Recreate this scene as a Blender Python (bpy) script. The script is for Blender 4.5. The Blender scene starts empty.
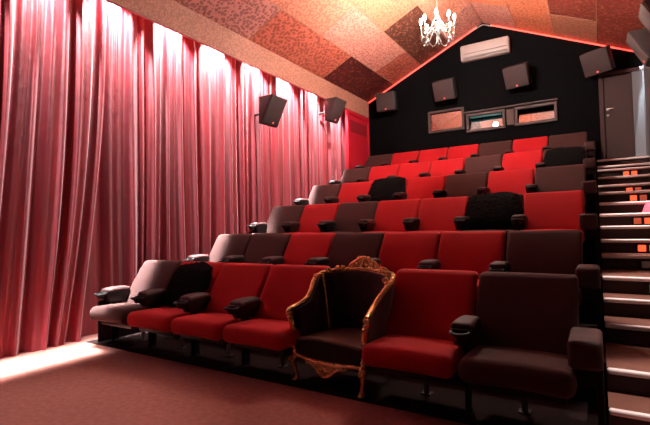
import bpy, bmesh, math, random
from mathutils import Vector, Matrix
random.seed(7)
S = bpy.context.scene
COL = S.collection
PI = math.pi

# ------------------------------------------------------------------ helpers
def smooth(me, ang=40):
    for p in me.polygons: p.use_smooth = True
    me.set_sharp_from_angle(angle=math.radians(ang))

def mesh(name, bm, mats, ang=40):
    bmesh.ops.recalc_face_normals(bm, faces=bm.faces)
    me = bpy.data.meshes.new(name); bm.to_mesh(me); bm.free()
    for m in (mats if isinstance(mats, (list, tuple)) else [mats]): me.materials.append(m)
    smooth(me, ang)
    return me

def obj(name, data, parent=None, loc=None, rot=None, label=None):
    o = bpy.data.objects.new(name, data); COL.objects.link(o)
    if parent: o.parent = parent
    if loc: o.location = loc
    if rot: o.rotation_euler = rot
    if label: o['label'] = label
    return o

def part(name, bm, mat, parent=None, label=None, ang=40, kind=None):
    o = obj(name, mesh(name, bm, mat, ang), parent, label=label)
    if kind: o['kind'] = kind
    return o

def tag(o, label, cat, group=None, kind=None):
    o['label'] = label; o['category'] = cat
    if group: o['group'] = group
    if kind: o['kind'] = kind
    return o

def thing(name, label, cat, loc=(0, 0, 0), rot=(0, 0, 0), group=None):
    return tag(obj(name, None, None, loc, rot), label, cat, group)

def struct(name, bm, mat, parent=None, ang=40):
    o = part(name, bm, mat, parent, ang=ang)
    if not parent: o['kind'] = 'structure'
    return o

def merge(dst, src, M=None):
    if M is not None: bmesh.ops.transform(src, matrix=M, verts=src.verts)
    me = bpy.data.meshes.new('t'); src.to_mesh(me); src.free(); dst.from_mesh(me); bpy.data.meshes.remove(me)

def box(bm, x0, x1, y0, y1, z0, z1, bev=0, seg=3, fn=None, M=None, sub=0):
    t = bmesh.new()
    bmesh.ops.create_cube(t, size=1)
    for v in t.verts:
        v.co = Vector(((x0 + x1) / 2 + v.co.x * (x1 - x0), (y0 + y1) / 2 + v.co.y * (y1 - y0), (z0 + z1) / 2 + v.co.z * (z1 - z0)))
    if bev: bmesh.ops.bevel(t, geom=t.edges[:], offset=bev, segments=seg, profile=.5, affect='EDGES')
    if sub: bmesh.ops.subdivide_edges(t, edges=[e for e in t.edges if e.calc_length() > .12], cuts=sub, use_grid_fill=True)
    if fn:
        for v in t.verts: v.co = Vector(fn(*v.co))
    merge(bm, t, M)

def tube(bm, pts, rad, n=8, closed=False):
    pts = [Vector(p) for p in pts]; k = len(pts)
    if not isinstance(rad, (list, tuple)): rad = [rad] * k
    rings = []; prev = None
    for i in range(k):
        if closed: d = pts[(i + 1) % k] - pts[i - 1]
        else: d = pts[min(i + 1, k - 1)] - pts[max(i - 1, 0)]
        d.normalize()
        if prev is None:
            a = Vector((0, 0, 1)) if abs(d.z) < .9 else Vector((1, 0, 0))
            nx = d.cross(a).normalized()
        else:
            nx = (prev - d * prev.dot(d)).normalized()
        prev = nx; ny = d.cross(nx)
        rings.append([bm.verts.new(pts[i] + (nx * math.cos(2 * PI * j / n) + ny * math.sin(2 * PI * j / n)) * rad[i]) for j in range(n)])
    for i in range(k if closed else k - 1):
        a, b = rings[i], rings[(i + 1) % k]
        for j in range(n): bm.faces.new((a[j], a[(j + 1) % n], b[(j + 1) % n], b[j]))
    if not closed:
        bm.faces.new(rings[0][::-1]); bm.faces.new(rings[-1])

def lathe(bm, prof, cx=0, cy=0, cz=0, n=16, M=None):
    t = bmesh.new(); rings = []
    for r, z in prof:
        rings.append([t.verts.new((cx + r * math.cos(2 * PI * j / n), cy + r * math.sin(2 * PI * j / n), cz + z)) for j in range(n)])
    for a, b in zip(rings, rings[1:]):
        for j in range(n): t.faces.new((a[j], a[(j + 1) % n], b[(j + 1) % n], b[j]))
    t.faces.new(rings[0][::-1]); t.faces.new(rings[-1])
    merge(bm, t, M)

def ball(bm, c, r, sx=1, sy=1, sz=1, u=8, v=6):
    t = bmesh.new(); bmesh.ops.create_uvsphere(t, u_segments=u, v_segments=v, radius=r)
    merge(bm, t, Matrix.Translation(c) @ Matrix.Diagonal((sx, sy, sz, 1)))

def catmull(pts, n=6):
    pts = [Vector(p) for p in pts]; out = []
    for i in range(len(pts) - 1):
        p0, p1, p2, p3 = pts[max(i - 1, 0)], pts[i], pts[i + 1], pts[min(i + 2, len(pts) - 1)]
        for k in range(n):
            t = k / n
            out.append(.5 * ((2 * p1) + (p2 - p0) * t + (2 * p0 - 5 * p1 + 4 * p2 - p3) * t * t + (3 * p1 - p0 - 3 * p2 + p3) * t ** 3))
    out.append(pts[-1]); return out

# ------------------------------------------------------------------ materials
def mat(name, col, rough=.6, metal=0, bump=0, bscale=60, var=0, vscale=8, spec=.5, sheen=0, sheencol=None, stretch=None, coat=0, emit=None, estr=0):
    m = bpy.data.materials.new(name); m.use_nodes = True
    N = m.node_tree.nodes; L = m.node_tree.links; b = N['Principled BSDF']
    b.inputs['Base Color'].default_value = (*col, 1); b.inputs['Roughness'].default_value = rough
    b.inputs['Metallic'].default_value = metal; b.inputs['Specular IOR Level'].default_value = spec
    b.inputs['Sheen Weight'].default_value = sheen; b.inputs['Coat Weight'].default_value = coat
    if sheencol: b.inputs['Sheen Tint'].default_value = (*sheencol, 1)
    if emit:
        b.inputs['Emission Color'].default_value = (*emit, 1); b.inputs['Emission Strength'].default_value = estr
    tc = N.new('ShaderNodeTexCoord'); src = tc.outputs['Object']
    if stretch:
        mp = N.new('ShaderNodeMapping'); mp.inputs['Scale'].default_value = stretch; L.new(src, mp.inputs['Vector']); src = mp.outputs['Vector']
    if var:
        t = N.new('ShaderNodeTexNoise'); t.inputs['Scale'].default_value = vscale; t.inputs['Detail'].default_value = 4; L.new(src, t.inputs['Vector'])
        mx = N.new('ShaderNodeMix'); mx.data_type = 'RGBA'
        mx.inputs['A'].default_value = (*[c * (1 - var) for c in col], 1); mx.inputs['B'].default_value = (*[min(1, c * (1 + var)) for c in col], 1)
        L.new(t.outputs['Fac'], mx.inputs['Factor']); L.new(mx.outputs['Result'], b.inputs['Base Color'])
    if bump:
        t2 = N.new('ShaderNodeTexNoise'); t2.inputs['Scale'].default_value = bscale; t2.inputs['Detail'].default_value = 3; L.new(src, t2.inputs['Vector'])
        bp = N.new('ShaderNodeBump'); bp.inputs['Strength'].default_value = bump; bp.inputs['Distance'].default_value = .01
        L.new(t2.outputs['Fac'], bp.inputs['Height']); L.new(bp.outputs['Normal'], b.inputs['Normal'])
    return m

def patterned(name, c1, c2, scale=14, mode='spots', rough=.45, pos=.45, soft=.12, bump=.4):
    """embossed upholstery panel: two tones in spots or small repeated motifs"""
    m = bpy.data.materials.new(name); m.use_nodes = True
    N = m.node_tree.nodes; L = m.node_tree.links; b = N['Principled BSDF']
    b.inputs['Roughness'].default_value = rough
    tc = N.new('ShaderNodeTexCoord')
    v = N.new('ShaderNodeTexVoronoi'); scale *= 1.15 if mode == 'motif' else 1.0; pos = pos if mode == 'motif' else .30; v.inputs['Scale'].default_value = scale
    if mode == 'spots':
        nz = N.new('ShaderNodeTexNoise'); nz.inputs['Scale'].default_value = scale * 1.3; nz.inputs['Detail'].default_value = 3
        L.new(tc.outputs['Object'], nz.inputs['Vector'])
        mixv = N.new('ShaderNodeMix'); mixv.data_type = 'RGBA'; mixv.inputs['Factor'].default_value = .12
        L.new(tc.outputs['Object'], mixv.inputs['A']); L.new(nz.outputs['Color'], mixv.inputs['B']); L.new(mixv.outputs['Result'], v.inputs['Vector'])
    else:
        v.inputs['Randomness'].default_value = .85; L.new(tc.outputs['Object'], v.inputs['Vector'])
    r = N.new('ShaderNodeValToRGB'); e = r.color_ramp.elements
    e[0].position = pos - soft * (.5 if mode == 'motif' else 1); e[0].color = (*[c * (.78 if mode == 'motif' and c1[0] < c2[0] else 1) for c in c1], 1); e[1].position = pos + soft; e[1].color = (*[c * (.78 if mode == 'motif' and c1[0] > c2[0] else 1) for c in c2], 1)
    L.new(v.outputs['Distance'], r.inputs['Fac']); L.new(r.outputs['Color'], b.inputs['Base Color'])
    bp = N.new('ShaderNodeBump'); bp.inputs['Strength'].default_value = bump; bp.inputs['Distance'].default_value = .01
    L.new(v.outputs['Distance'], bp.inputs['Height']); L.new(bp.outputs['Normal'], b.inputs['Normal'])
    return m

M = {}
M['red'] = mat('red_fabric', (.42, .008, .014), .85, bump=.25, bscale=180, var=.12, vscale=5, spec=.2, sheen=.25, sheencol=(1, .25, .2))
M['brown'] = mat('brown_fabric', (.054, .0225, .021), .85, bump=.25, bscale=180, var=.15, vscale=5, spec=.15, sheen=.12, sheencol=(.9, .6, .55))
M['pad'] = mat('brown_leather', (.042, .014, .013), .6, bump=.15, bscale=90, spec=.35)
M['plastic'] = mat('black_plastic', (.006, .005, .005), .5, spec=.3)
M['chrome'] = mat('dull_steel', (.22, .21, .21), .4, 1)
M['fur'] = mat('black_fur', (.004, .004, .004), .95, bump=.8, bscale=70, spec=.1)
M['black_wall'] = mat('black_wall_cloth', (.0018, .0021, .0027), .9, spec=.1, var=.15, vscale=3)
M['dark'] = mat('dark_wall', (.02, .012, .012), .9)
M['carpet'] = mat('carpet', (.29, .115, .095), .95, bump=.5, bscale=140, var=.35, vscale=24, spec=.1)
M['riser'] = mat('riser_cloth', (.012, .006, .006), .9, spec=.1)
M['step_riser'] = mat('brown_step_riser', (.035, .014, .013), .7, var=.4, vscale=20, stretch=(1, 1, 6))
M['tread'] = mat('wood_tread', (.15, .062, .042), .45, var=.3, vscale=10, stretch=(1, 12, 1))
M['alu'] = mat('pale_step_edge', (.82, .70, .68), .45)
M['door'] = mat('brown_door', (.045, .02, .019), .55, var=.15, vscale=3)
M['doorframe'] = mat('door_frame', (.05, .02, .02), .5)
M['steel'] = mat('brushed_steel', (.75, .7, .68), .3, 1)
M['white'] = mat('white_plastic', (.36, .29, .275), .45)
M['grey'] = mat('grey_plastic', (.2, .17, .17), .5)
M['grille'] = mat('speaker_grille', (.045, .028, .028), .75, bump=.5, bscale=300)
M['cabinet'] = mat('speaker_cabinet', (.02, .017, .017), .55)
M['cabinet2'] = mat('grey_speaker_cabinet', (.11, .085, .08), .5)
M['badge'] = mat('red_badge', (.9, .15, .15), .4, emit=(1, .12, .12), estr=.6)
M['frame_dark'] = mat('brown_window_frame', (.05, .027, .026), .6)
M['panel_dark'] = mat('brown_wall_board', (.07, .04, .038), .7)
M['redpaint'] = mat('red_paint', (.50, .010, .026), .5, var=.08, vscale=4)
M['redpaint2'] = mat('dark_red_paint', (.28, .010, .022), .6)
M['pelmet'] = patterned('salmon_pelmet_fabric', (.50, .215, .145), (.42, .18, .125), 26, 'motif', .7, .4, .3, .3)
M['gold'] = mat('carved_gilt', (1.0, .55, .24), .24, 1, bump=1.0, bscale=55, var=.3, vscale=40)
M['velvet'] = mat('black_velvet', (.016, .010, .010), .8, sheen=.3, sheencol=(.7, .4, .35), spec=.2, var=.4, vscale=30, stretch=(1, 1, .05))
M['seatvelvet'] = mat('brown_velvet', (.07, .04, .032), .75, sheen=.5, sheencol=(.8, .5, .4), spec=.2, var=.2, vscale=6)
M['outvelvet'] = mat('striped_grey_velvet', (.10, .06, .055), .8, sheen=.3, var=.4, vscale=40, stretch=(1, 1, .03), spec=.2)
M['crystal'] = mat('crystal', (.10, .10, .095), .15, .3)
M['ivory'] = mat('ivory_metal', (.12, .10, .09), .3, .3)
M['bulb'] = mat('bulb', (1, 1, 1), .4, emit=(1, .84, .74), estr=2900)
M['led'] = mat('red_led', (1, .2, .15), .5, emit=(1, .055, .04), estr=3.2)
M['amber_on'] = mat('amber_lit', (.45, .07, .03), .4, emit=(1, .10, .035), estr=1.5)
M['amber_dim'] = mat('amber_dim', (.35, .06, .03), .4, emit=(1, .16, .08), estr=.35)
M['glass_off'] = mat('grey_glass', (.35, .38, .36), .3)
M['pink'] = mat('pink_glow', (.5, .06, .11), .5, emit=(1, .16, .24), estr=.7)
M['lens'] = mat('projector_lens', (1, 1, 1), .4, emit=(.75, .85, 1), estr=60)
M['teal'] = mat('teal_tube', (.02, .10, .10), .5, emit=(.05, .45, .45), estr=.10)
M['screen'] = mat('white_screen', (.3, .28, .27), .9)

# satin of the curtain: crushed, slightly streaky
def satin():
    m = bpy.data.materials.new('red_satin'); m.use_nodes = True
    N = m.node_tree.nodes; L = m.node_tree.links; b = N['Principled BSDF']
    tc = N.new('ShaderNodeTexCoord')
    mp = N.new('ShaderNodeMapping'); mp.inputs['Scale'].default_value = (1, 9, .25); L.new(tc.outputs['Object'], mp.inputs['Vector'])
    t = N.new('ShaderNodeTexNoise'); t.inputs['Scale'].default_value = 2.2; t.inputs['Detail'].default_value = 3; L.new(mp.outputs['Vector'], t.inputs['Vector'])
    r = N.new('ShaderNodeValToRGB'); e = r.color_ramp.elements
    e[0].position = .35; e[0].color = (.29, .003, .013, 1); e[1].position = .65; e[1].color = (.24, .030, .040, 1)
    L.new(t.outputs['Fac'], r.inputs['Fac']); L.new(r.outputs['Color'], b.inputs['Base Color'])
    b.inputs['Roughness'].default_value = .55; b.inputs['Specular IOR Level'].default_value = .4; b.inputs['Anisotropic'].default_value = .75
    cx = N.new('ShaderNodeCombineXYZ'); cx.inputs[2].default_value = 1; L.new(cx.outputs[0], b.inputs['Tangent'])
    b.inputs['Sheen Weight'].default_value = .32; b.inputs['Sheen Tint'].default_value = (1, .92, .92, 1); b.inputs['Sheen Roughness'].default_value = .45
    mp2 = N.new('ShaderNodeMapping'); mp2.inputs['Scale'].default_value = (1, 1, .35); L.new(tc.outputs['Object'], mp2.inputs['Vector'])
    t2 = N.new('ShaderNodeTexNoise'); t2.inputs['Scale'].default_value = 22; t2.inputs['Detail'].default_value = 3; L.new(mp2.outputs['Vector'], t2.inputs['Vector'])
    bp = N.new('ShaderNodeBump'); bp.inputs['Strength'].default_value = .3; bp.inputs['Distance'].default_value = .015
    L.new(t2.outputs['Fac'], bp.inputs['Height']); L.new(bp.outputs['Normal'], b.inputs['Normal'])
    return m
M['satin'] = satin()

# mirror-like projection glass
def glassmat():
    m = bpy.data.materials.new('window_glass'); m.use_nodes = True
    N = m.node_tree.nodes; L = m.node_tree.links
    for n in list(N):
        if n.type != 'OUTPUT_MATERIAL': N.remove(n)
    g = N.new('ShaderNodeBsdfGlossy'); g.inputs['Roughness'].default_value = .03; g.inputs['Color'].default_value = (.66, .60, .62, 1)
    t = N.new('ShaderNodeBsdfTransparent'); mx = N.new('ShaderNodeMixShader'); mx.inputs['Fac'].default_value = .55
    L.new(g.outputs[0], mx.inputs[1]); L.new(t.outputs[0], mx.inputs[2]); mx.inputs['Fac'].default_value = .25
    L.new(mx.outputs[0], [n for n in N if n.type == 'OUTPUT_MATERIAL'][0].inputs['Surface'])
    return m
M['glass'] = glassmat()

# ------------------------------------------------------------------ room constants
XL, XR = -4.88, .80           # pelmet face, right wall
XW = -5.26                    # real left wall behind the curtain
YB = 10.05                    # back wall
YF = -3.2                     # front (screen) wall
RX, RZ, EZ = -2.04, 5.72, 4.41
SL = (RZ - EZ) / (RX - XL)
def zc(x): return RZ - SL * abs(x - RX)

# floor
b = bmesh.new(); box(b, XW - .1, XR + .1, YF - .1, YB + .1, -.1, 0); struct('floor', b, M['carpet'])
# walls
b = bmesh.new(); box(b, XW - .15, XW, YF, YB, 0, zc(XW) + .2); struct('wall_left', b, M['dark'])
b = bmesh.new(); box(b, XR, XR + .15, YF, YB, 0, EZ + .1); struct('wall_right', b, mat('right_wall_paint', (.09, .08, .08), .7))
b = bmesh.new(); box(b, XW, XR, YF - .15, YF, 0, 6.0); struct('wall_front', b, M['dark'])
# back wall with three booth openings
OPEN = [(-3.27, -2.55, 3.46, 3.86), (-2.39, -1.68, 3.36, 3.66), (-1.38, -.69, 3.37, 3.66)]
b = bmesh.new()
xs = sorted({XW - .1, XR + .1, RX} | {o[0] for o in OPEN} | {o[1] for o in OPEN}); zs = sorted({0, 4.1} | {o[2] for o in OPEN} | {o[3] for o in OPEN})
for i in range(len(xs) - 1):
    for j in range(len(zs) - 1):
        cx, cz = (xs[i] + xs[i + 1]) / 2, (zs[j] + zs[j + 1]) / 2
        if any(o[0] < cx < o[1] and o[2] < cz < o[3] for o in OPEN): continue
        box(b, xs[i], xs[i + 1], YB, YB + .16, zs[j], zs[j + 1])
prof = [(XW - .1, 4.1), (XW - .1, zc(XW - .1) + .05), (RX, RZ + .05), (XR + .1, zc(XR + .1) + .05), (XR + .1, 4.1)]
f = [b.verts.new((x, YB, z)) for x, z in prof]; g = [b.verts.new((x, YB + .16, z)) for x, z in prof]
b.faces.new(f); b.faces.new(g[::-1])
for i in range(5): b.faces.new((f[i], g[i], g[(i + 1) % 5], f[(i + 1) % 5]))
struct('wall_back', b, M['black_wall'])
# projection booth behind the wall
b = bmesh.new(); box(b, -3.9, -.2, YB + .17, YB + 2, 2.6, 4.6)
for f in [f for f in b.faces if abs(f.calc_center_median().y - (YB + .17)) < .01]: b.faces.remove(f)
struct('wall_booth', b, M['dark'])

# ceiling: two slopes of patterned panels, 0.78 wide and 2.33 long, staggered
PM = [patterned('rose_grey_panel', (0.403, 0.152, 0.126), (0.625, 0.267, 0.227), 16, 'motif'),
      patterned('brick_red_panel', (0.382, 0.089, 0.050), (0.604, 0.159, 0.104), 15, 'motif'),
      patterned('maroon_spotted_panel', (.30, .075, .055), (.085, .014, .013), 17, 'spots'),
      patterned('salmon_panel', (0.726, 0.285, 0.181), (0.625, 0.222, 0.145), 18, 'motif'),
      patterned('pale_rose_panel', (0.524, 0.196, 0.145), (0.684, 0.292, 0.230), 20, 'motif'),
      patterned('gold_orange_panel', (.56, .225, .135), (.50, .185, .105), 20, 'motif'),
      patterned('brown_spotted_panel', (.42, .17, .10), (.085, .026, .017), 19, 'spots'),
      patterned('orange_panel', (0.829, 0.261, 0.126), (0.672, 0.174, 0.084), 22, 'motif'),
      patterned('red_spotted_panel', (.60, .19, .11), (.22, .036, .024), 20, 'spots')]
cw = .782; PL = 2.325
LAY = {('L', 0): (5.52, {0: 0, 1: 1, 2: 2}), ('L', 1): (4.345, {0: 7, 1: 3, 2: 4, 3: 1}), ('L', 2): (5.53, {0: 3, 1: 5, 2: 6, 3: 6}), ('L', 3): (4.35, {0: 5, 1: 5, 2: 3, 3: 4}),
       ('R', 0): (6.6, {0: 7, 1: 4}), ('R', 1): (5.5, {0: 3, 1: 7, 2: 7}), ('R', 2): (6.6, {0: 8, 1: 5}), ('R', 3): (5.5, {0: 3, 1: 8, 2: 8})}
b = bmesh.new(); th = math.atan(SL)
for (side, c), (yref, mm) in LAY.items():
    for k in range(-5, 4):
        y0 = yref + (k - 1) * PL if side == 'L' else yref + k * PL
        if side == 'L': y0, idx = yref + (k - 1) * PL, mm.get(k, (2, 6, 8)[(k + c) % 3])
        else: y0, idx = yref + k * PL, mm.get(k, (2, 6, 8)[(k + c) % 3])
        y1 = min(y0 + PL, YB - .002); y0 = max(y0, YF)
        if y1 - y0 < .05: continue
        s0, s1 = c * cw + .005, (c + 1) * cw - .005
        t = bmesh.new()
        if side == 'L': cs = [(XL + s * math.cos(th), EZ + s * math.sin(th)) for s in (s0, s1)]; nrm = (-math.sin(th) * .03, math.cos(th) * .03)
        else: cs = [(RX + s * math.cos(th), RZ - s * math.sin(th)) for s in (s0, s1)]; nrm = (math.sin(th) * .03, math.cos(th) * .03)
        vs = []
        for dz in (0, 1):
            for yy in (y0 + .005, y1 - .005):
                for (x, z) in cs: vs.append(t.verts.new((x + nrm[0] * dz, yy, z + nrm[1] * dz)))
        for q in ((0, 1, 3, 2), (4, 5, 7, 6), (0, 1, 5, 4), (2, 3, 7, 6), (0, 2, 6, 4), (1, 3, 7, 5)):
            f = t.faces.new([vs[i] for i in q]); f.material_index = idx
        merge(b, t)
# slim battens over the seams
def batten(side, s0, s1, y0, y1):
    t = bmesh.new(); vs = []
    for dz in (-.006, .004):
        for yy in (y0, y1):
            for q in (s0, s1):
                if side == 'L': vs.append(t.verts.new((XL + q * math.cos(th) - math.sin(th) * dz, yy, EZ + q * math.sin(th) + math.cos(th) * dz)))
                else: vs.append(t.verts.new((RX + q * math.cos(th) + math.sin(th) * dz, yy, RZ - q * math.sin(th) + math.cos(th) * dz)))
    for q in ((0, 1, 3, 2), (4, 5, 7, 6), (0, 1, 5, 4), (2, 3, 7, 6), (0, 2, 6, 4), (1, 3, 7, 5)):
        f = t.faces.new([vs[i] for i in q]); f.material_index = 10
    merge(b, t)
for side in 'LR':
    for c in (1, 2, 3): batten(side, c * cw - .007, c * cw + .007, YF, YB - .003)
    for c in range(4):
        y = LAY[(side, c)][0] - 6 * PL
        while y < YB - .1:
            if y > YF: batten(side, c * cw + .01, (c + 1) * cw - .01, y - .007, y + .007)
            y += PL
# dark backing above the panels
t = bmesh.new()
pr_ = [(XW - .15, zc(XW - .15) + .06), (RX, RZ + .06), (XR + .2, zc(XR + .2) + .06), (XR + .2, zc(XR + .2) + .2), (RX, RZ + .2), (XW - .15, zc(XW - .15) + .2)]
a0 = [t.verts.new((x, YF - .15, z)) for x, z in pr_]; a1 = [t.verts.new((x, YB + .16, z)) for x, z in pr_]
t.faces.new(a0); t.faces.new(a1[::-1])
for i in range(6): t.faces.new((a0[i], a1[i], a1[(i + 1) % 6], a0[(i + 1) % 6]))
for f in t.faces: f.material_index = 9
merge(b, t)
struct('ceiling', b, PM + [mat('seam', (.25, .12, .08), .8), mat('seam_batten', (.42, .20, .12), .5)])

# pelmet board along the top of the curtain (a lip hanging from the eave)
b = bmesh.new(); box(b, XL - .012, XL, YF, YB - .002, 4.0, EZ + .01); box(b, XL - .013, XL + .006, YF, YB - .003, 3.985, 4.0)
for f in b.faces:
    if f.calc_center_median().z < 4.0: f.material_index = 1
struct('trim_1', b, [M['pelmet'], M['redpaint2']])
b = bmesh.new(); box(b, XW, XL - .012, YF, 8.9, EZ + .01, EZ + .04); struct('trim_2', b, M['dark'])

# red boxed-out corner panel with louvred grille
t = thing('wall_panel', 'bright red painted wall panel with a vent grille beside the end of the curtain', 'panel', (XL, 9.47, 0))
b = bmesh.new(); box(b, -.05, -.012, -.57, .575, 1.2, 3.984); part('board', b, M['redpaint'], t)
b = bmesh.new()
for y0, y1, z0, z1 in ((-.57, -.5, 1.2, 3.983), (.51, .575, 1.2, 3.983), (-.5, .51, 3.90, 3.983)): box(b, -.012, .012, y0, y1, z0, z1, .004, 1)
part('frame', b, M['redpaint'], t)
b = bmesh.new(); box(b, -.012, -.002, -.40, .43, 3.50, 3.78)
for k in range(9): box(b, -.006, .006, -.38, .41, 3.515 + k * .03, 3.53 + k * .03, M=None)
part('vent_grille', b, M['redpaint2'], t, label='dark red vent grille')

# ------------------------------------------------------------------ stairs
NZ = [(3.10, .140), (3.41, .289), (4.12, .439), (4.47, .588), (4.80, .738), (5.55, .888), (5.95, 1.037), (6.25, 1.187), (6.42, 1.336), (6.72, 1.486),
      (6.95, 1.636), (7.72, 1.785), (8.04, 1.935), (8.36, 2.085), (9.22, 2.234), (9.53, 2.384)]
st = thing('staircase', 'carpeted aisle staircase with pale metal edges beside the right ends of the seat rows', 'stairs', (.41, 3.1, 0))
for k, (y, z) in enumerate(NZ):
    y2 = NZ[k + 1][0] if k < 15 else YB
    b = bmesh.new(); x0, x1 = .012 - .41, XR - .002 - .41
    box(b, x0, x1, y + .012 - 3.1, YB - .003 - 3.1, max(0, z - .1496), z - .025)
    s = part('riser', b, M['step_riser'], st)
    b = bmesh.new(); box(b, x0, x1, y + .015 - 3.1, min(y2 + .04, YB - .003) - 3.1, z - .025, z); part('tread', b, M['tread'], s, label='brown wooden tread')
    b = bmesh.new(); box(b, x0, x1, y - .022 - 3.1, y + .015 - 3.1, z - .034, z + .005, .016, 4); part('nosing', b, M['alu'], s, label='pale metal step edge')

# step lights on the risers: two small square lamps in a black holder
ST = {13: ('amber_on', 'amber_on', 'uppermost twin step light, both lamps glowing orange, below the door'), 11: ('amber_on', 'amber_dim', 'second twin step light from the top, left lamp glowing red, on a stair riser'),
      10: ('amber_on', 'amber_dim', 'third twin step light from the top of the stairs, left lamp brightest'), 8: ('amber_dim', 'amber_on', 'fourth twin step light from the top, right lamp brighter than left'),
      6: ('amber_on', 'amber_on', 'lowest glowing step light, just below the middle of the staircase'), 5: ('glass_off', 'glass_off', 'unlit grey twin step light on the fifth visible riser below the lit ones'.replace('fifth visible ', 'first ')),
      4: ('glass_off', 'glass_off', 'unlit step light lowest on the staircase at the right edge of the photo')}
for k, (c1, c2, lab) in ST.items():
    y, z = NZ[k]; x = .445
    t = thing('step_light', lab, 'step light', (x, y + .012, z - .14), group='twin step lights on the stair risers')
    b = bmesh.new(); box(b, -.115, .115, -.03, 0, .0, .095, .006, 2); part('housing', b, M['plastic'], t)
    for dx, c in ((-.052, c1), (.052, c2)):
        b = bmesh.new(); box(b, dx - .036, dx + .036, -.04, -.03, .012, .082, .006, 2); part('lamp', b, M[c], t, label='square lamp glass')
t = thing('lantern', 'small pink glowing lantern on the stair edge against the right wall', 'lantern', (.53, 6.56, NZ[8][1]))
b = bmesh.new(); lathe(b, [(.085, 0), (.08, .01), (.05, .10), (.035, .12)], n=12); part('shade', b, M['pink'], t)
b = bmesh.new(); lathe(b, [(.036, .118), (.03, .135), (.008, .14)], n=12); part('cap', b, M['pink'], t)

# ------------------------------------------------------------------ seat platforms
ROWY = [3.417, 4.653, 5.938, 7.187, 8.447, 9.654]
PZ = [0, .289, .738, 1.187, 1.636, 2.085]
PF = [None, 3.53, 4.80, 6.09, 7.33, 8.58]
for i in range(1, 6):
    b = bmesh.new(); box(b, XL - .06, .008, PF[i], YB - .004, PZ[i - 1] if i > 1 else 0, PZ[i]); struct('floor_tier_or_shade', b, M['riser'])

b = bmesh.new(); box(b, XL - .06, .005, 2.80, 3.528, 0, .006); struct('floor_tier_or_shade', b, M['riser'])  # thin dark sheet standing in for the shade under the front seats

# ------------------------------------------------------------------ cinema seats
W2 = .32
def curve_back(x, y, z):
    # box x: width, z: height along the back 0..h, y: thickness -> leaned and slightly dished shape
    h = .56; s = z / h
    lean = .30 * s + .02 * math.sin(PI * s) * -1
    dish = .012 * (1 - (x / W2) ** 2)
    return (x, -.305 + lean + y + dish, .375 + s * .505)
CM = {}
def chair_meshes(c):
    fab = M[c]; d = {}
    b = bmesh.new(); box(b, -W2, W2, -.015, .10, 0, .56, .035, 4, curve_back, sub=4); d['backrest'] = mesh('backrest', b, fab, 60)
    def seatfn(x, y, z):
        t = (y + .72) / .47
        return (x, y, z + .012 * (1 - (x / W2) ** 2) - .018 * t * t + .006)
    b = bmesh.new(); box(b, -W2 + .002, W2 - .002, -.72, -.24, .265, .42, .062, 5, seatfn, sub=3); d['seat'] = mesh('seat', b, fab, 60)
    b = bmesh.new(); box(b, -.27, .27, -.60, -.22, .22, .27, .015, 2); d['seat_pan'] = mesh('seat_pan', b, M['plastic'])
    b = bmesh.new(); tube(b, [(0, -.27, 0.012), (0, -.27, .12), (0, -.27, .24)], .02, 10); d['post'] = mesh('post', b, M['chrome'])
    b = bmesh.new(); box(b, -.04, .04, -.31, -.23, 0.006, .016, .004, 1); d['foot_plate'] = mesh('foot_plate', b, M['plastic'])
    return d
for c in ('red', 'brown'): CM[c] = chair_meshes(c)
# armrest (origin on the floor, centred in X)
AM = {}
b = bmesh.new()
def padfn(x, y, z):
    t = (y + .555) / .32
    return (x * (1 - .12 * t), y, z - .028 * (1 - t) ** 2 * (1 if z < .6 else 1) + .01 * (1 - (x / .07) ** 2) - .02 * t * t)
box(b, -.076, .076, -.525, -.235, .558, .614, .026, 4, padfn, sub=3); AM['armrest'] = mesh('armrest', b, M['pad'], 60)
b = bmesh.new()
box(b, -.072, .072, -.545, -.30, .447, .575, .015, 2, lambda x, y, z: (x * (1 - (.575 - z) * 1.5), y + ((.575 - z) * .5 if y < -.4 else (z - .447) * .55), z - .012))
box(b, -.010, .010, -.44, -.34, 0, .45, .004, 1); AM['arm_bracket'] = mesh('arm_bracket', b, M['plastic'])
b = bmesh.new()   # shallow scooped tray lip that sticks out below the pad
ring = [(.058 * math.cos(a), -.56 + .066 * math.sin(a), .545) for a in [2 * PI * k / 20 for k in range(20)]]
tube(b, ring, .010, 6, True); lathe(b, [(.03, -.05), (.056, -.006), (.052, 0), (.03, -.03)], 0, -.56, .545, 16); AM['cup_holder'] = mesh('cup_holder', b, M['plastic'])
# end arm
b = bmesh.new(); box(b, -.085, .085, -.63, -.24, .425, .59, .03, 4, sub=2); AM['end_pad'] = mesh('armrest', b, M['pad'], 60)
b = bmesh.new(); box(b, .05, .083, -.60, .08, 0, .46, .006, 2); box(b, -.04, .055, -.60, -.30, .33, .43, .01, 2); AM['end_panel'] = mesh('end_panel', b, M['riser'])

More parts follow.
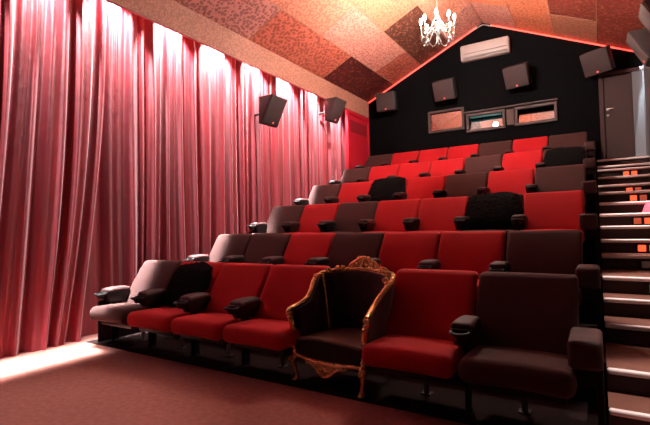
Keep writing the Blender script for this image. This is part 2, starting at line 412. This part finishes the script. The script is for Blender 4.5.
b = bmesh.new(); box(b, -.40, -.385, -.56, .04, 0, .46, .006, 2); box(b, -.39, -.30, -.40, -.25, .36, .42, .006, 1); AM['left_panel'] = mesh('end_panel', b, M['riser'])
SEAT = {1: 'brrr-rb', 2: 'bbrbrrb', 3: 'brbrrbr', 4: 'brrrbrb', 5: 'brrrbrb', 6: 'brrrbrb'}
ROWN = {1: 'front row', 2: 'second row', 3: 'third row', 4: 'fourth row', 5: 'fifth row', 6: 'back row'}
ORD = ['at the curtain end', 'second from the curtain', 'third from the curtain', 'in the middle', 'third from the aisle stairs', 'second from the aisle stairs', 'at the aisle stairs']
FUR = {(1, 1), (3, 5), (4, 2), (5, 6)}
AISLE = -.1094 * 1.1
SPOT = {}
for r in range(1, 7):
    for j in range(7):
        c = SEAT[r][j]
        if c == '-': continue
        cname = 'red' if c == 'r' else 'brown'
        x = AISLE - (6 - j) * .66 - .33; y = ROWY[r - 1]; z = PZ[r - 1]; SPOT[(r, j)] = (x, y, z)
        extra = ' under a black fur throw' if (r, j) in FUR else ''
        if r == 1 and j == 3: where = 'just left of the gilded armchair'
        elif r == 1 and j == 5: where = 'just right of the gilded armchair'
        else: where = ORD[j]
        if r == 1 and j == 5: where = 'just right of the gilded armchair'
        if r == 1 and j == 5 and False: pass
        t = thing('cinema_seat', f'{cname} fabric cinema seat{extra}, {ROWN[r]}, {where}', 'cinema seat', (x, y, z), group='cinema seats in rows')
        for n in ('backrest', 'seat', 'seat_pan', 'post'): obj(n, CM[cname][n], t)
        obj('foot_plate', CM[cname]['foot_plate'], [o for o in t.children if o.name.startswith('post')][0])
        sides = []
        if j == 0:
            sides.append(-.33); obj('end_panel', AM['left_panel'], t)
        if j == 6:
            obj('armrest', AM['end_pad'], t, (.362, 0, 0), label='brown padded end armrest'); obj('end_panel', AM['end_panel'], t, (.362, 0, 0))
        elif not (r == 1 and j in (3,)): sides.append(.33)
        for sx in sides:
            a = obj('armrest', AM['armrest'], t, (sx, 0, 0), label='brown padded armrest')
            obj('arm_bracket', AM['arm_bracket'], a); obj('cup_holder', AM['cup_holder'], a, label='black cup holder')

# black fur throws hung over four of the backs
def fur_throw(x, y, z, w, s0, s1, lab, seed, cx=0):
    """a rounded shaggy cover hugging the front of a seat back from s0 to s1 of its height"""
    rnd = random.Random(seed); b = bmesh.new(); n = 40; g = []
    for i in range(n + 1):
        row = []; v = -1 + 2 * i / n
        for k in range(n + 1):
            u = -1 + 2 * k / n
            q = .30; px = u * math.sqrt(1 - q * v * v); pv = v * math.sqrt(1 - q * u * u)
            r = max(abs(u), abs(v)); wob = 1 + .035 * math.sin(5 * math.atan2(v, u) + seed) * r
            sh = s0 + (s1 - s0) * (pv * wob + 1) / 2
            bulge = .018 + .045 * (1 - r ** 4)
            p = curve_back(cx + px * w * wob, -.012 - bulge, sh * .56)
            row.append(b.verts.new((p[0] + rnd.uniform(-.004, .004), p[1] + rnd.uniform(-.007, .007), p[2] + rnd.uniform(-.004, .004))))
        g.append(row)
    for i in range(n):
        for k in range(n): b.faces.new((g[i][k], g[i][k + 1], g[i + 1][k + 1], g[i + 1][k]))
    for i in range(n + 1):
        for k in range(n + 1):
            e = i < 2 or k < 2 or i > n - 2 or k > n - 2
            if e or rnd.random() < .45:
                p = g[i][k].co; u, v = -1 + 2 * k / n, -1 + 2 * i / n
                d = Vector((rnd.uniform(-.012, .012) + (.012 * u if e else 0), -rnd.uniform(.004, .014), -rnd.uniform(.0, .018) + (.01 * v if e else 0)))
                b.faces.new((b.verts.new(p + Vector((.005, 0, 0))), b.verts.new(p - Vector((.005, 0, 0))), b.verts.new(p + d)))
    o = part('fur_throw', b, M['fur'], ang=80); o.location = (x, y, z); so = o.modifiers.new('Solidify', 'SOLIDIFY'); so.thickness = .012; so.offset = 0
    tag(o, lab, 'throw', 'black fur throws over seat backs')
fur_throw(*SPOT[(1, 1)], .29, .12, .99, 'black fur throw over a red seat back in the front row near the curtain', 1)
fur_throw(*SPOT[(3, 5)], .325, .10, 1.05, 'black fur throw over a seat back in the third row, second from the stairs', 2)
fur_throw(*SPOT[(4, 2)], .335, .10, 1.06, 'black fur throw over a seat back in the fourth row, between red seats', 3)
fur_throw(*SPOT[(5, 6)], .30, .10, 1.00, 'black fur throw high up beside the stairs, one row before the back', 4)

# ------------------------------------------------------------------ gilded armchair (origin at floor between front feet, turned a little)
AC = thing('armchair', 'gilded carved baroque armchair with black velvet upholstery standing in the front row', 'armchair', (-1.80, 2.88, 0), (0, 0, -.11))
rail = [(.37, 0, .577), (.348, .09, .606), (.335, .17, .645), (.345, .235, .70), (.37, .30, .76), (.375, .37, .808), (.325, .46, .842), (.165, .54, .857), (0, .56, .868)]
def carve(bm, pts, r, n=9, knob=.35, f=1.0):
    rr = [r * (1 + knob * abs(math.sin(i * 1.35 * f))) for i in range(len(pts))]; tube(bm, pts, rr, n)
def scroll(bm, c, r, turns, rad, ax='xz', flip=1, n=18):
    pts = []
    for i in range(n + 1):
        a = turns * 2 * PI * i / n; q = r * (1 - .8 * i / n); pts.append((c[0] + flip * q * math.cos(a), c[1] - .004 * i / n, c[2] + q * math.sin(a)))
    tube(bm, pts, [rad * (1 - .45 * i / n) for i in range(n + 1)], 6)
b = bmesh.new()
half = catmull(rail, 6)
full = [Vector((-p.x, p.y, p.z)) for p in half] + half[::-1][1:]
carve(b, full, .019, 9, .28)
tube(b, [p + Vector((0, -.012, -.014)) for p in full], .009, 6)
for i in range(0, len(full), 3):     # acanthus beads along the top
    p = full[i]
    if p.z > .70: ball(b, p + Vector((0, -.010, .012)), .015, 1.2, .8, .9)
for sx in (-1, 1):
    for q in ((.345, .32, .81), (.30, .44, .85), (.24, .50, .868), (.20, .525, .872)): scroll(b, (sx * q[0], q[1] - .01, q[2]), .026, 1.2, .009, flip=sx)
part('top_rail', b, M['gold'], AC, label='carved gilt arm and top rail')
b = bmesh.new()                       # openwork crest
for sx in (-1, 1):
    for (x, z, r, f) in ((.035, .915, .036, 1), (.085, .895, .032, -1), (.125, .882, .024, 1), (.05, .955, .02, -1), (.02, .94, .02, 1)): scroll(b, (sx * x, .545, z), r, 1.5, .010, flip=sx * f)
    carve(b, catmull([(sx * .16, .545, .87), (sx * .13, .545, .915), (sx * .08, .545, .94), (sx * .03, .545, .966), (0, .545, .972)], 5), .010, 7, .5)
lathe(b, [(.012, -.02), (.03, 0), (.026, .03), (.01, .05)], 0, .545, .905, 10)
for a in range(-3, 4): tube(b, [(0, .543, .885), (.04 * math.sin(a * .4), .535, .91 + .045 * math.cos(a * .4)), (.055 * math.sin(a * .42), .54, .90 + .066 * math.cos(a * .42))], [.009, .010, .004], 6)
part('crest', b, M['gold'], AC, label='openwork gilt crest')
for sx in (-1, 1):
    b = bmesh.new()
    post = catmull([(sx * .37, .0, .577), (sx * .382, -.014, .55), (sx * .362, -.01, .50), (sx * .345, .0, .42), (sx * .352, .0, .34), (sx * .338, .0, .27), (sx * .325, .004, .2)], 5)
    carve(b, post, .018, 9, .45, 1.3)
    scroll(b, (sx * .372, -.014, .558), .024, 1.3, .011, flip=sx)
    for p in post[4::4]: ball(b, p + Vector((0, -.014, 0)), .014, 1, .8, 1.3)
    part('arm_post', b, M['gold'], AC)
    b = bmesh.new()
    leg = catmull([(sx * .325, .004, .215), (sx * .337, -.012, .17), (sx * .328, -.004, .11), (sx * .313, .004, .05), (sx * .318, -.012, .012)], 5)
    rr = [.032, .034, .034, .032, .03, .027, .025, .023, .021, .020, .018, .018, .017, .017, .017, .018, .02, .022, .024, .024, .012]
    tube(b, leg, rr[:len(leg)], 10); ball(b, (sx * .318, -.014, .02), .026, 1, 1.1, .72)
    scroll(b, (sx * .335, -.044, .18), .022, 1.2, .009, flip=sx)
    part('leg', b, M['gold'], AC)
    b = bmesh.new(); tube(b, catmull([(sx * .27, .47, .22), (sx * .27, .48, .12), (sx * .285, .53, .0)], 5), .02, 8); part('leg', b, M['gold'], AC)
b = bmesh.new()                       # front rail with carved apron
carve(b, [(x, -.004 - .018 * (1 - (x / .31) ** 2), .205 - .010 * math.cos(x * 9)) for x in [-.31 + .62 * i / 30 for i in range(31)]], .016, 8, .25)
apr = catmull([(-.20, -.02, .196), (-.15, -.024, .185), (-.10, -.028, .16), (-.05, -.03, .118), (0, -.032, .10), (.05, -.03, .118), (.10, -.028, .16), (.15, -.024, .185), (.20, -.02, .196)], 4)
carve(b, apr, .011, 7, .5)
for sx in (-1, 1):
    for (x, z, r, f) in ((.03, .15, .03, 1), (.075, .165, .026, -1), (.12, .178, .02, 1), (.035, .115, .018, -1), (.17, .186, .014, 1)): scroll(b, (sx * x, -.032, z), r, 1.5, .009, flip=sx * f)
for a in range(-2, 3): tube(b, [(0, -.034, .175), (.03 * math.sin(a * .5), -.042, .175 - .04 * math.cos(a * .5)), (.045 * math.sin(a * .5), -.036, .175 - .07 * math.cos(a * .5))], [.008, .010, .004], 6)
part('front_rail', b, M['gold'], AC, label='gilt front rail with carved apron')
b = bmesh.new()
def cush(x, y, z): return (x * (1 - .28 * max(0, (y - .05) / .45)), y, z + (.022 * (1 - (x / .33) ** 2) if z > .3 else 0))
box(b, -.325, .325, .0, .50, .205, .352, .022, 3, cush, sub=4)
for f in b.faces:
    if f.calc_center_median().z > .343: f.material_index = 1
part('seat_cushion', b, [M['velvet'], M['seatvelvet']], AC)
def strip(bm, pts0, pts1, thick_dir=None):
    a = [bm.verts.new(p) for p in pts0]; c = [bm.verts.new(p) for p in pts1]
    for i in range(len(a) - 1): bm.faces.new((a[i], a[i + 1], c[i + 1], c[i]))
base = catmull([(.325, .03, .22), (.32, .09, .22), (.318, .16, .22), (.315, .22, .22), (.305, .29, .22), (.29, .36, .22), (.245, .45, .22), (.14, .50, .22), (0, .51, .22)], 6)
fullb = [Vector((-p.x, p.y, p.z)) for p in base] + base[::-1][1:]
def shell(sel, off, bow):
    b = bmesh.new(); R = 8; g = []
    for q in range(R + 1):
        row = []
        for i in sel:
            p = fullb[i].lerp(full[i] + Vector((0, 0, -.015)), q / R); n = Vector((-p.x, .22 - p.y, 0)).normalized()
            w = 1 if True else 0
            p = p + n * (off + bow * math.sin(PI * q / R)); row.append(b.verts.new(p))
        g.append(row)
    for q in range(R):
        for k in range(len(sel) - 1): b.faces.new((g[q][k], g[q][k + 1], g[q + 1][k + 1], g[q + 1][k]))
    return b
n = len(full); k1 = 34
o = part('back_cushion', shell(range(k1, n - k1), .03, .02), M['velvet'], AC, ang=80); m_ = o.modifiers.new('S', 'SOLIDIFY'); m_.thickness = .02
for rng in (range(2, k1 + 1), range(n - k1 - 1, n - 2)):
    o = part('side_cushion', shell(rng, .022, .012), M['velvet'], AC, ang=80); m_ = o.modifiers.new('S', 'SOLIDIFY'); m_.thickness = .02
o = part('outer_cover', shell(range(2, n - 2), -.008, -.006), M['outvelvet'], AC, label='striped grey velvet outer cover', ang=80); m_ = o.modifiers.new('S', 'SOLIDIFY'); m_.thickness = .01
for i in (k1, n - 1 - k1):
    b = bmesh.new(); pts = [fullb[i].lerp(full[i], q / 10) + Vector((-fullb[i].x * .12, -.055, 0)) for q in range(11)]; tube(b, pts, .012, 7); part('stile', b, M['gold'], AC, label='slim gilt upright')

# ------------------------------------------------------------------ curtains
def curtain(name, y0, y1, lab, seed, xtop=-5.09, xbot=-5.09, lean=0, ztop=4.33, flare=1.0, tuck=0):
    rnd = random.Random(seed); b = bmesh.new()
    ncol = int((y1 - y0) / .008); nrow = 36
    # folds: sum of warped waves
    ph = [rnd.uniform(0, 6.28) for _ in range(8)]
    def fold(y, s):
        w = y + .05 * math.sin(y * 2.3 + ph[0]) + .03 * math.sin(y * 5.1 + ph[1]) + .018 * s * math.sin(y * 3 + ph[5])
        a = math.sin(w * 44 + ph[2]); a = math.copysign(abs(a) ** .8, a)
        c = math.sin(w * 23 + ph[3]); d = math.sin(w * 83 + ph[4] + s * .6)
        e = math.sin(w * 7.1 + ph[6])
        amp = .55 + .45 * math.sin(y * 1.7 + ph[7])
        return (.036 * a * (.5 + .5 * amp) + .036 * c + .010 * d * amp + .014 * e)
    g = []
    for i in range(nrow + 1):
        t = i / nrow; z = ztop * (1 - t); row = []
        for k in range(ncol + 1):
            y = y0 + (y1 - y0) * k / ncol
            A = (.62 + .55 * t)
            x = xtop + (xbot - xtop) * t + fold(y, t) * A
            if tuck and y < tuck: q = min(1, (tuck - y) / .12); x = x * (1 - q) + (-5.232 + .12 * fold(y, t)) * q
            if t > .9 and not (tuck and y < tuck): x += .02 * flare * (t - .9) / .1 * (1 + math.sin(y * 9 + ph[1]))
            yy = y + lean * t * t * (k / ncol) + .03 * math.sin(t * 4 + y * 6 + ph[0]) * t
            row.append(b.verts.new((min(x, -4.975), yy, z + (.004 if i == nrow else 0))))
        g.append(row)
    for i in range(nrow):
        for k in range(ncol): b.faces.new((g[i][k], g[i][k + 1], g[i + 1][k + 1], g[i + 1][k]))
    o = part(name, b, M['satin'], ang=180)
    tag(o, lab, 'curtain', 'red satin curtains along the left wall'); return o
curtain('curtain', .3, 3.14, 'nearest floor-length red satin curtain at the left edge of the photo', 3, xbot=-5.08, lean=-.32)
curtain('curtain', 2.55, 5.95, 'red satin curtain behind the left ends of the lower seat rows', 11, xtop=-5.14, xbot=-5.15, tuck=3.26)
curtain('curtain', 5.965, 9.3, 'farthest red satin curtain, next to the red wall panel and behind the wall speakers', 23, xtop=-5.13, xbot=-5.14)

# ------------------------------------------------------------------ speakers
def speaker(lab, loc, rot, w, d, h, td=0, front='grille', cab='cabinet', group='cinema wall speakers', badge_x=0, arm=(.0, .25)):
    """front faces local -Y; td: the front leans so the bottom is shallower"""
    t = thing('wall_speaker', lab, 'speaker', loc, rot, group)
    def sh(x, y, z): return (x, y + (td * (.5 - z / h) if y < 0 else 0), z)
    b = bmesh.new(); box(b, -w / 2, w / 2, -d / 2, d / 2, -h / 2, h / 2, .012, 2, sh); part('cabinet', b, M[cab], t)
    b = bmesh.new(); box(b, -w / 2 + .012, w / 2 - .012, -d / 2 - .014, -d / 2 + .004, -h / 2 + .012, h / 2 - .012, .006, 2, sh); g = part('grille', b, M[front], t)
    b = bmesh.new(); box(b, badge_x - .018, badge_x + .018, -d / 2 - .024, -d / 2 - .012, -h / 2 + .03, -h / 2 + .06, .004, 1, sh); part('badge', b, M['badge'], g, label='small red badge')
    b = bmesh.new(); tube(b, [(0, d / 2 - .02, 0), (0, d / 2 + arm[1], arm[0])], .022, 8); box(b, -.06, .06, d / 2 - .005, d / 2 + .015, -.07, .07, .004, 1); part('bracket', b, M['cabinet'], t)
    return t
tl = math.radians
for (x, z, yaw, pit, roll, lab) in ((-4.25, 4.25, 6, 10, 0, 'black speaker on the back wall, leftmost, tucked under the sloping ceiling'), (-2.83, 4.29, -4, 22, 0, 'black speaker on the back wall above the left booth window'),
                         (-1.325, 4.30, -10, 26, -1, 'black speaker on the back wall right of and below the air conditioner'), (.085, 4.29, -20, 24, -4, 'black speaker on the back wall just above the door')):
    speaker(lab, (x, 9.76, z), (tl(pit), tl(roll), tl(yaw)), .47, .22, .44, arm=(.04, .12))
# left wall pair: front faces +X
for (y, z, lab) in ((5.93, 3.26, 'nearer black speaker hanging in front of the red curtain'), (8.08, 3.74, 'farther black speaker hanging high at the end of the red curtain')):
    speaker(lab, (-4.70, y, z), (0, 0, tl(90)), .44, .30, .46, td=.24, badge_x=.05, arm=(.0, .38))
# right wall pair
speaker('large grey speaker jutting from the right wall beside the door', (.62, 8.1, 3.84), (0, 0, tl(-90)), .44, .30, .46, td=.24, cab='grille', front='cabinet2', badge_x=-.05, arm=(.0, .04))
speaker('grey speaker at the top right edge of the photo, above the other wall speaker', (.62, 5.93, 3.36), (0, 0, tl(-90)), .44, .30, .46, td=.24, cab='cabinet2', front='cabinet2', badge_x=-.05, arm=(.0, .04))

# ------------------------------------------------------------------ air conditioner
t = thing('air_conditioner', 'white split air conditioner high on the black back wall under the ridge', 'air conditioner', (-1.985, YB, 4.89))
b = bmesh.new(); box(b, -.51, .51, -.22, -.001, 0, .335, .035, 4, lambda x, y, z: (x, y + (.05 * (1 - z / .335) if y < -.1 else 0), z)); part('housing', b, M['white'], t)
b = bmesh.new(); box(b, -.45, .47, -.205, -.16, .03, .065, .006, 1); part('air_flap', b, M['grey'], t, label='grey outlet flap')
b = bmesh.new(); box(b, -.44, .46, -.219, -.20, .125, .132); part('seam', b, M['grey'], t, label='thin dark groove')

# ------------------------------------------------------------------ booth windows
def frame_bm(x0, x1, z0, z1, w, d=.06):
    b = bmesh.new()
    for a in ((x0 - w, x1 + w, z1, z1 + w), (x0 - w, x1 + w, z0 - w, z0), (x0 - w, x0, z0, z1), (x1, x1 + w, z0, z1)): box(b, a[0], a[1], YB - d, YB - .001, a[2], a[3], .006, 1)
    return b
def window(n, o, top=None):
    x0, x1, z0, z1 = o
    fr = struct('window_%d' % n, frame_bm(x0, x1, z0, z1, .055, .03 if n == 1 else .06), M['frame_dark'])
    b = bmesh.new(); a = .04 if n > 1 else .012
    vs = [b.verts.new(p) for p in ((x0, YB + a * .2, z0), (x1, YB + a * .2, z0), (x1, YB + a * 2.2, z1), (x0, YB + a * 2.2, z1))]; b.faces.new(vs)
    part('pane', b, M['glass'], fr, label='reflecting pane')
    return fr
for i, o in enumerate(OPEN): window(i + 1, o)
b = bmesh.new(); box(b, -1.60, -1.45, YB - .03, YB - .002, 3.36, 3.70, .004, 1)
part('post_board', b, M['panel_dark'], bpy.data.objects['window_3'])
b = bmesh.new(); box(b, -2.50, -.62, YB - .05, YB - .0015, 3.745, 3.775, .004, 1); part('head_trim', b, M['frame_dark'], bpy.data.objects['window_3'])
# projector in the booth
t = thing('projector', 'film projector shining a bright white beam through the middle booth window', 'projector', (-1.89, YB + .45, 2.63))
b = bmesh.new(); box(b, -.3, .3, .0, .7, .68, 1.08, .02, 2); part('body', b, M['cabinet'], t)
b = bmesh.new(); box(b, -.22, .22, .1, .6, 0, .68, .01, 1); part('stand', b, M['cabinet'], t)
b = bmesh.new(); tube(b, [(0, .02, .86), (0, -.12, .86)], .075, 16); l = part('lens_barrel', b, M['plastic'], t)
b = bmesh.new(); ball(b, (0, -.125, .86), .058, 1, .4, 1, 14, 10); part('lens', b, M['lens'], l, label='glowing white lens')
t = thing('tube_light', 'dim teal tube light at the head of the middle booth window', 'light', (-2.035, YB - .012, 3.63))
b = bmesh.new(); tube(b, [(-.33, 0, 0), (.33, 0, 0)], .02, 10); part('tube', b, M['teal'], t)
b = bmesh.new(); box(b, -.335, .335, -.012, .012, .018, .029, .003, 1); part('fitting', b, M['cabinet'], t)

# ------------------------------------------------------------------ door
d = bmesh.new(); box(d, .17, .62, YB - .05, YB - .01, 2.385, 4.04, .004, 1); dr = struct('door_1', d, M['door'])
b = bmesh.new()
for a in ((.09, .165, 2.385, 4.12), (.165, .785, 4.05, 4.12)): box(b, a[0], a[1], YB - .08, YB - .001, a[2], a[3], .006, 1)
part('door_frame', b, M['doorframe'], dr)
b = bmesh.new(); box(b, .625, .795, YB - .055, YB - .001, 2.385, 4.05, .004, 1); part('side_panel', b, mat('pale_wedge_panel', (.17, .17, .18), .6), dr, label='added pale panel catching the light beside the door')  # pale board added to help form the bright wedge of light here
b = bmesh.new(); tube(b, [(.225, YB - .055, 3.40), (.225, YB - .10, 3.40), (.24, YB - .105, 3.40), (.32, YB - .105, 3.40)], .012, 8); lathe(b, [(.026, 0), (.026, .012), (.01, .015)], M=Matrix.Translation((.225, YB - .05, 3.40)) @ Matrix.Rotation(PI / 2, 4, 'X')); part('door_handle', b, M['steel'], dr)
b = bmesh.new(); lathe(b, [(.022, 0), (.022, .012), (.008, .015)], M=Matrix.Translation((.225, YB - .05, 3.29)) @ Matrix.Rotation(PI / 2, 4, 'X')); part('lock', b, M['steel'], dr)

# ------------------------------------------------------------------ red light lines along the gable
def led(lab, x0, x1):
    b = bmesh.new(); zz = lambda x: zc(x) - .028
    tube(b, [(x0 + (x1 - x0) * i / 12, YB - .03, zz(x0 + (x1 - x0) * i / 12)) for i in range(13)], .014, 6)
    o = part('light_strip', b, M['led'])
    tag(o, lab, 'light strip', 'red light strips along the gable')
led('red light strip along the left slope where the black back wall meets the ceiling', -4.86, -2.16)
led('red light strip along the right slope where the black back wall meets the ceiling', -1.86, .78)
b = bmesh.new(); tube(b, catmull([(-2.2, YB - .035, zc(-2.2) - .05), (-2.09, YB - .04, 5.64), (-2.02, YB - .04, 5.655), (-1.95, YB - .04, 5.63), (-1.84, YB - .035, zc(-1.84) - .05)], 5), .012, 6)
tag(part('cable', b, M['white']), 'short pale cable looped under the ridge between the two red light strips', 'cable')

# ------------------------------------------------------------------ chandelier
CX, CY, CZ = -2.04, 6.73, 4.28
CH = thing('chandelier', 'lit crystal chandelier with candle arms hanging from the ceiling ridge', 'chandelier', (CX, CY, CZ))
b = bmesh.new()
tube(b, [(0, 0, .30), (0, 0, RZ - CZ - .02)], .007, 6)
for k in range(26): ball(b, (0, 0, .33 + k * .042), .012, 1, .6, 1.3, 6, 4)
part('chain', b, M['ivory'], CH)
b = bmesh.new(); lathe(b, [(.07, RZ - CZ - .03), (.06, RZ - CZ - .06), (.02, RZ - CZ - .09)], n=14); part('ceiling_rose', b, M['ivory'], CH)
b = bmesh.new(); lathe(b, [(.006, .32), (.018, .30), (.008, .26), (.02, .22), (.028, .17), (.014, .12), (.01, .06), (.026, .02), (.034, -.03), (.016, -.07), (.008, -.11), (.018, -.14), (.003, -.17)], n=14); part('stem', b, M['crystal'], CH)
NARM = 8
for k in range(NARM):
    a = 2 * PI * (k + .3) / NARM; ca, sa = math.cos(a), math.sin(a); R = .255; zt = .045 + (.0 if k % 2 else .02)
    P = lambda r, z: (r * ca, r * sa, z)
    b = bmesh.new(); tube(b, catmull([P(.03, -.02), P(.08, .05), P(.13, .01), P(.18, -.06), P(.235, -.05), P(R, zt - .02)], 5), .0055, 7)
    arm = part('arm', b, M['ivory'], CH)
    b = bmesh.new(); lathe(b, [(.006, -.02), (.022, -.006), (.028, .003), (.008, .0)], R * ca, R * sa, zt, 12); part('drip_pan', b, M['crystal'], arm)
    b = bmesh.new(); lathe(b, [(.009, 0), (.009, .085), (.007, .09)], R * ca, R * sa, zt, 10); part('candle', b, M['ivory'], arm)
    b = bmesh.new(); lathe(b, [(.007, .088), (.015, .102), (.019, .122), (.013, .152), (.003, .175)], R * ca, R * sa, zt, 10); part('bulb', b, M['bulb'], arm, label='glowing candle bulb')
    b = bmesh.new()
    for q in range(3):
        a2 = a + (q - 1) * .13
        for w in range(3): ball(b, (.248 * math.cos(a2), .248 * math.sin(a2), zt - .045 - w * .026 - (q == 1) * .03), .006, 1, 1, 1.4, 6, 4)
        ball(b, (.248 * math.cos(a2), .248 * math.sin(a2), zt - .135 - (q == 1) * .03), .009, 1, 1, 2.4, 6, 4)
    part('crystal_drop', b, M['crystal'], arm)
    # swag of beads to the next arm
    b = bmesh.new(); an = a + 2 * PI / NARM
    tube(b, [(.245 * math.cos(a + (an - a) * q / 12), .245 * math.sin(a + (an - a) * q / 12), zt - .03 - .17 * (1 - (q / 6 - 1) ** 2)) for q in range(13)], .003, 5)
    for q in range(13):
        u = q / 12; aa = a + (an - a) * u; ball(b, (.245 * math.cos(aa), .245 * math.sin(aa), zt - .03 - .17 * (1 - (2 * u - 1) ** 2)), .006, 1, 1, 1, 6, 4)
    part('bead_swag', b, M['crystal'], CH)
    b = bmesh.new()
    tube(b, [((.03 + .02 * q) * ca, (.03 + .02 * q) * sa, .25 - .02 * q - .10 * math.sin(PI * q / 10)) for q in range(11)], .003, 5)
    for q in range(11):
        u = q / 10; r = .03 + .20 * u; ball(b, (r * ca, r * sa, .25 - .2 * u - .10 * math.sin(PI * u)), .0055, 1, 1, 1, 6, 4)
    part('bead_swag', b, M['crystal'], CH)

# ------------------------------------------------------------------ lights
def area(name, loc, sx, sy, power, col, rot=(0, 0, 0), spread=180):
    l = bpy.data.lights.new(name, 'AREA'); l.shape = 'RECTANGLE'; l.size = sx; l.size_y = sy; l.energy = power; l.color = col; l.spread = math.radians(spread)
    o = bpy.data.objects.new(name, l); COL.objects.link(o); o.location = loc; o.rotation_euler = rot; return o
LINE, SPOTW, FSPOT = 200, 720, 520
# downlight line hidden in the pelmet
area('pelmet_light', (-4.947, 4.1, 4.37), .02, 8.5, LINE, (1, .97, .97), rot=(0, math.radians(-4), 0), spread=11)
for k in range(10):
    l = bpy.data.lights.new('pelmet_spot', 'SPOT'); l.energy = SPOTW; l.color = (1, .95, .95); l.spot_size = math.radians(82); l.spot_blend = .5; l.shadow_soft_size = .02
    o = bpy.data.objects.new('pelmet_spot', l); COL.objects.link(o); o.location = (-4.945, .54 + k * .9 - .05, 4.38); o.rotation_euler = (0, math.radians(20), 0)
# spotlight beside the door
l = bpy.data.lights.new('door_spot', 'SPOT'); l.energy = 3000; l.color = (.78, .9, 1); l.spot_size = math.radians(10); l.spot_blend = .2; l.shadow_soft_size = .02
o = bpy.data.objects.new('door_spot', l); COL.objects.link(o); o.location = (.775, 9.96, 4.36)
# unseen spot added overhead to brighten the front-left floor
l = bpy.data.lights.new('floor_fill', 'SPOT'); l.energy = FSPOT; l.color = (1, .80, .72); l.spot_size = math.radians(38); l.spot_blend = .7; l.shadow_soft_size = .06
o = bpy.data.objects.new('floor_fill', l); COL.objects.link(o); o.location = (-3.1, .9, 5.1)
# unseen spots added above the stairs to brighten the step edges
for y in (3.1, 4.7, 6.3, 8.1):
    l = bpy.data.lights.new('aisle_fill', 'SPOT'); l.energy = 1000; l.color = (1, .80, .74); l.spot_size = math.radians(22); l.spot_blend = .5; l.shadow_soft_size = .04
    o = bpy.data.objects.new('aisle_fill', l); COL.objects.link(o); o.location = (.56, y, 4.42)

w = bpy.data.worlds.new('World'); S.world = w; w.use_nodes = True
w.node_tree.nodes['Background'].inputs[0].default_value = (.02, .01, .01, 1); w.node_tree.nodes['Background'].inputs[1].default_value = .1

# ------------------------------------------------------------------ camera
YAW, PIT, ROLL = math.radians(31.8855), math.radians(2.0173), math.radians(-1.09775)
fw = Vector((-math.sin(YAW) * math.cos(PIT), math.cos(YAW) * math.cos(PIT), math.sin(PIT))); rt = Vector((math.cos(YAW), math.sin(YAW), 0)); up = rt.cross(fw)
r2 = rt * math.cos(ROLL) + up * math.sin(ROLL); u2 = up * math.cos(ROLL) - rt * math.sin(ROLL)
cd = bpy.data.cameras.new('Camera'); cam = bpy.data.objects.new('Camera', cd); COL.objects.link(cam)
cam.matrix_world = Matrix(((r2.x, u2.x, -fw.x, 0), (r2.y, u2.y, -fw.y, 0), (r2.z, u2.z, -fw.z, 1.232), (0, 0, 0, 1)))
cd.sensor_width = 36; cd.lens = 439.269 / 650 * 36; cd.clip_start = .05
S.camera = cam
S.view_settings.view_transform = 'Standard'; S.view_settings.look = 'None'; S.view_settings.gamma = 1; S.view_settings.use_curve_mapping = False
S.view_settings.exposure = 0
